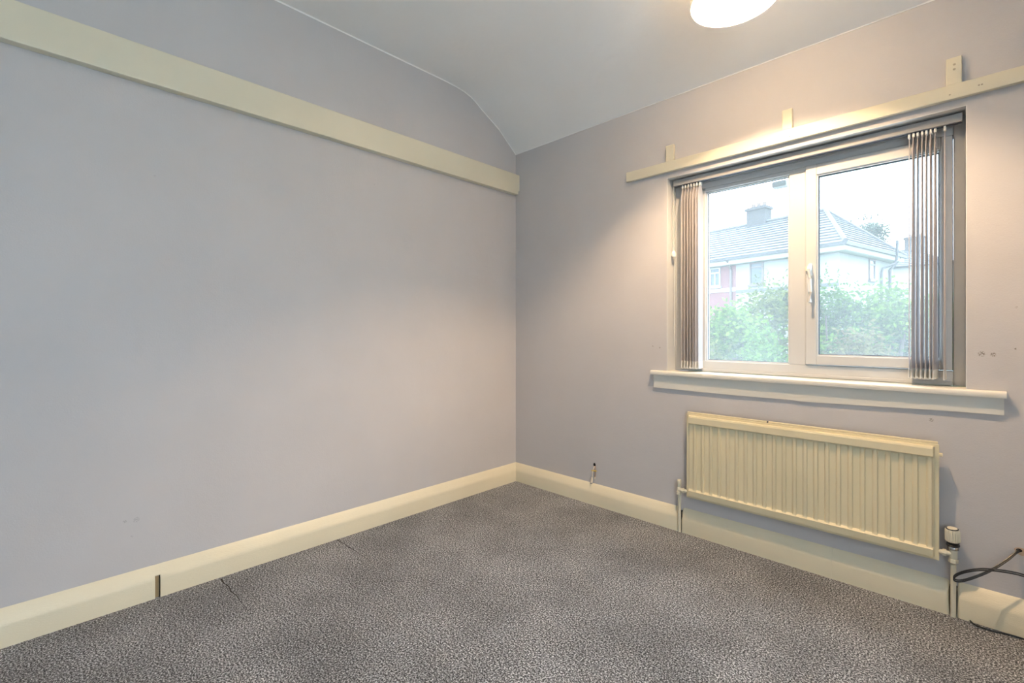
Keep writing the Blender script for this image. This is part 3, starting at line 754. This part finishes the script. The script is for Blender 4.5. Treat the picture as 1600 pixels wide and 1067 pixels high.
# farther house: only its roof, a strip of wall and two stacks show
def far_house(label, px, py_e, depth, ang, L, D, rise, wallmat, chims, win=False):
    p = at_depth(px, py_e, depth)
    r, e, _, _ = hip_house('distant_house', label, (p.x, p.y), ang, L, D, p.z, p.z + rise, -.6, None, 8)
    obox(MB(), e, .3, L - .3, .3, D - .3, -.75, p.z - .05).build('rendered_wall', wallmat, r)
    rf = empty('roof'); rf.parent = r
    a, b_ = e(D / 2, D / 2, p.z + rise), e(L - D / 2, D / 2, p.z + rise)
    slope_courses(rf, e(0, 0, p.z), e(L, 0, p.z), a, b_, 10, 'roof_tile_far')
    slope_courses(rf, e(0, D, p.z), e(0, 0, p.z), a, a, 10, 'roof_tile_far')
    slope_courses(rf, e(L, 0, p.z), e(L, D, p.z), b_, b_, 10, 'roof_tile_far')
    MB().quad(e(L, D, p.z), e(0, D, p.z), a, b_).build('back_slope', 'roof_tile_far', rf)
    for s in chims: chimney(r, e, s, D / 2, 1.1, .6, p.z + rise - .5, p.z + rise + .85, pots=2)
    if win: far_window(r, e, win[0], win[1], p.z - 1.9, p.z - .6, .3, 'far_frame_white')
    adopt(r)
far_house('grey roofed distant house with two stacks behind the rendered house', 1496, 409, 30, math.radians(6), 8.2, 6.0, 1.55, 'render_white', (2.6, 5.9), (5.1, 6.2))

# ------------------------------------------------------------------ outside: shrubs and trees
def shrub(name, label, cat, base, top, rx, ry, nleaf, size, mat, group=None, sparse=0, lumps=14, seed=0, crown=None):
    rd = random.Random(seed)
    r = root(name, (base[0], base[1], base[2]), label, cat, group)
    hgt = top - base[2]
    m = MB()
    for i in range(5):
        a = rd.uniform(0, 2 * PI); q = rd.uniform(.1, .5)
        m.tube([(base[0], base[1], base[2]), (base[0] + .3 * rx * q * math.cos(a), base[1] + .3 * ry * q * math.sin(a), base[2] + hgt * .4), (base[0] + rx * q * math.cos(a), base[1] + ry * q * math.sin(a), base[2] + hgt * .85)], [.05, .035, .012], 5)
    m.build('stem', 'bark', r)
    m = MB(); cl = []
    for i in range(lumps):
        a = rd.uniform(0, 2 * PI); u = rd.uniform(0, 1) ** .5; zf = rd.uniform(.35, .86)
        wz = math.sin(PI * min(1, max(.12, zf * .9))) ** .5
        cl.append((base[0] + rx * .72 * u * wz * math.cos(a), base[1] + ry * .72 * u * wz * math.sin(a), base[2] + hgt * zf, rd.uniform(.30, .46)))
    cl.append((base[0], base[1], top - hgt * .10, .34))
    vs = min(1.0, hgt * .3)
    if crown:                                                # a crown on a tall bare trunk
        m2 = MB().tube([base, (base[0], base[1], top - crown * .5)], [.3, .12], 8); m2.build('trunk', 'bark', r)
        cl = [(base[0] + rx * .6 * rd.uniform(-1, 1), base[1] + ry * .6 * rd.uniform(-1, 1), top - crown * rd.uniform(.25, 1.0), rd.uniform(.22, .4)) for i in range(lumps)]
        cl = [(x_, y_, z_, q_) for (x_, y_, z_, q_) in cl if z_ < top - abs(x_ - base[0]) * .7]; vs = 2.2
    for i in range(nleaf):
        c = rd.choice(cl); v = Vector((rd.gauss(0, 1), rd.gauss(0, 1), rd.gauss(0, 1))).normalized() * min(1.45, abs(rd.gauss(0, .42)) + .5)
        p = Vector((c[0] + v.x * c[3] * rx, c[1] + v.y * c[3] * ry, c[2] + v.z * c[3] * vs))
        if p.z > top + .12: continue
        a = Vector((rd.gauss(0, 1), rd.gauss(0, 1), rd.gauss(0, .6))).normalized(); b = a.cross(Vector((rd.gauss(0, 1), rd.gauss(0, 1), rd.gauss(0, 1)))).normalized()
        s = size * rd.uniform(.6, 1.3)
        m.quad(p - a * s, p - b * s * .5, p + a * s, p + b * s * .5)
    for i in range(sparse):                                  # thin shoots standing above the crown
        a = rd.uniform(0, 2 * PI); q = rd.uniform(0, .7)
        p = Vector((base[0] + rx * q * math.cos(a), base[1] + ry * q * math.sin(a), top - .1)); h2 = rd.uniform(.15, .5)
        for j in range(14):
            t = j / 14; c = p + Vector((rd.uniform(-.04, .04), rd.uniform(-.04, .04), h2 * t))
            b = Vector((rd.gauss(0, 1), rd.gauss(0, 1), rd.gauss(0, 1))).normalized(); d = b.cross(Vector((0, 0, 1))).normalized(); s = size * .7
            m.quad(c - b * s, c - d * s * .5, c + b * s, c + d * s * .5)
    m.build('foliage', mat, r, fix=False)
    adopt(r)
def gz(y):
    for (a, b), (c, d) in zip(list(zip(ys, zz))[:-1], list(zip(ys, zz))[1:]):
        if a <= y <= c: return b + (d - b) * (y - a) / (c - a)
    return -.5
def shrub_at(px, py_top, depth, rx, ry, n, size, mat, label, seed, sparse=0):
    p = at_depth(px, py_top, depth)
    shrub('garden_shrub', label, 'shrub', (p.x, p.y, gz(p.y) - .05), p.z, rx, ry, n, size, mat, 'shrubs between the window and the houses', sparse, seed=seed)
shrub_at(1140, 474, 8.5, 1.1, .9, 10000, .048, 'leaf_pale', 'pale green rounded shrub below the red brick house', 11)
shrub_at(1222, 440, 8.9, 1.15, .9, 11000, .050, 'leaf_olive', 'tall olive green shrub before the rendered wall with stray shoots', 12, 10)
shrub_at(1190, 512, 6.6, .70, .7, 7000, .040, 'leaf_green', 'low bright green bush in front of the taller shrubs', 13)
shrub_at(1300, 444, 8.8, 1.05, .9, 10000, .048, 'leaf_green', 'leafy green shrub below the corner of the rendered house', 14, 8)
shrub_at(1385, 440, 8.6, 1.05, .9, 10000, .048, 'leaf_pale', 'pale leafy shrub below the waste pipes', 15)
shrub_at(1345, 505, 6.8, .85, .7, 8000, .040, 'leaf_russet', 'brownish twiggy bush low in front of the casement', 16)
shrub_at(1462, 452, 8.4, 1.0, .9, 8000, .048, 'leaf_green', 'dark green shrub behind the gathered blind slats', 17)
shrub_at(1262, 506, 7.4, .8, .8, 7000, .042, 'leaf_pale', 'yellowish green bush behind the window mullion', 18)
shrub_at(1075, 492, 7.6, .9, .9, 7000, .046, 'leaf_olive', 'olive bush at the hidden end of the hedge', 19)
p = at_depth(1343, 342, 52)
shrub('conifer_tree', 'dark spreading treetop showing behind the hipped roof', 'tree', (p.x, p.y, -.6), p.z, 3.2, 2.4, 9000, .17, 'leaf_far', sparse=12, lumps=60, seed=21, crown=5.0)
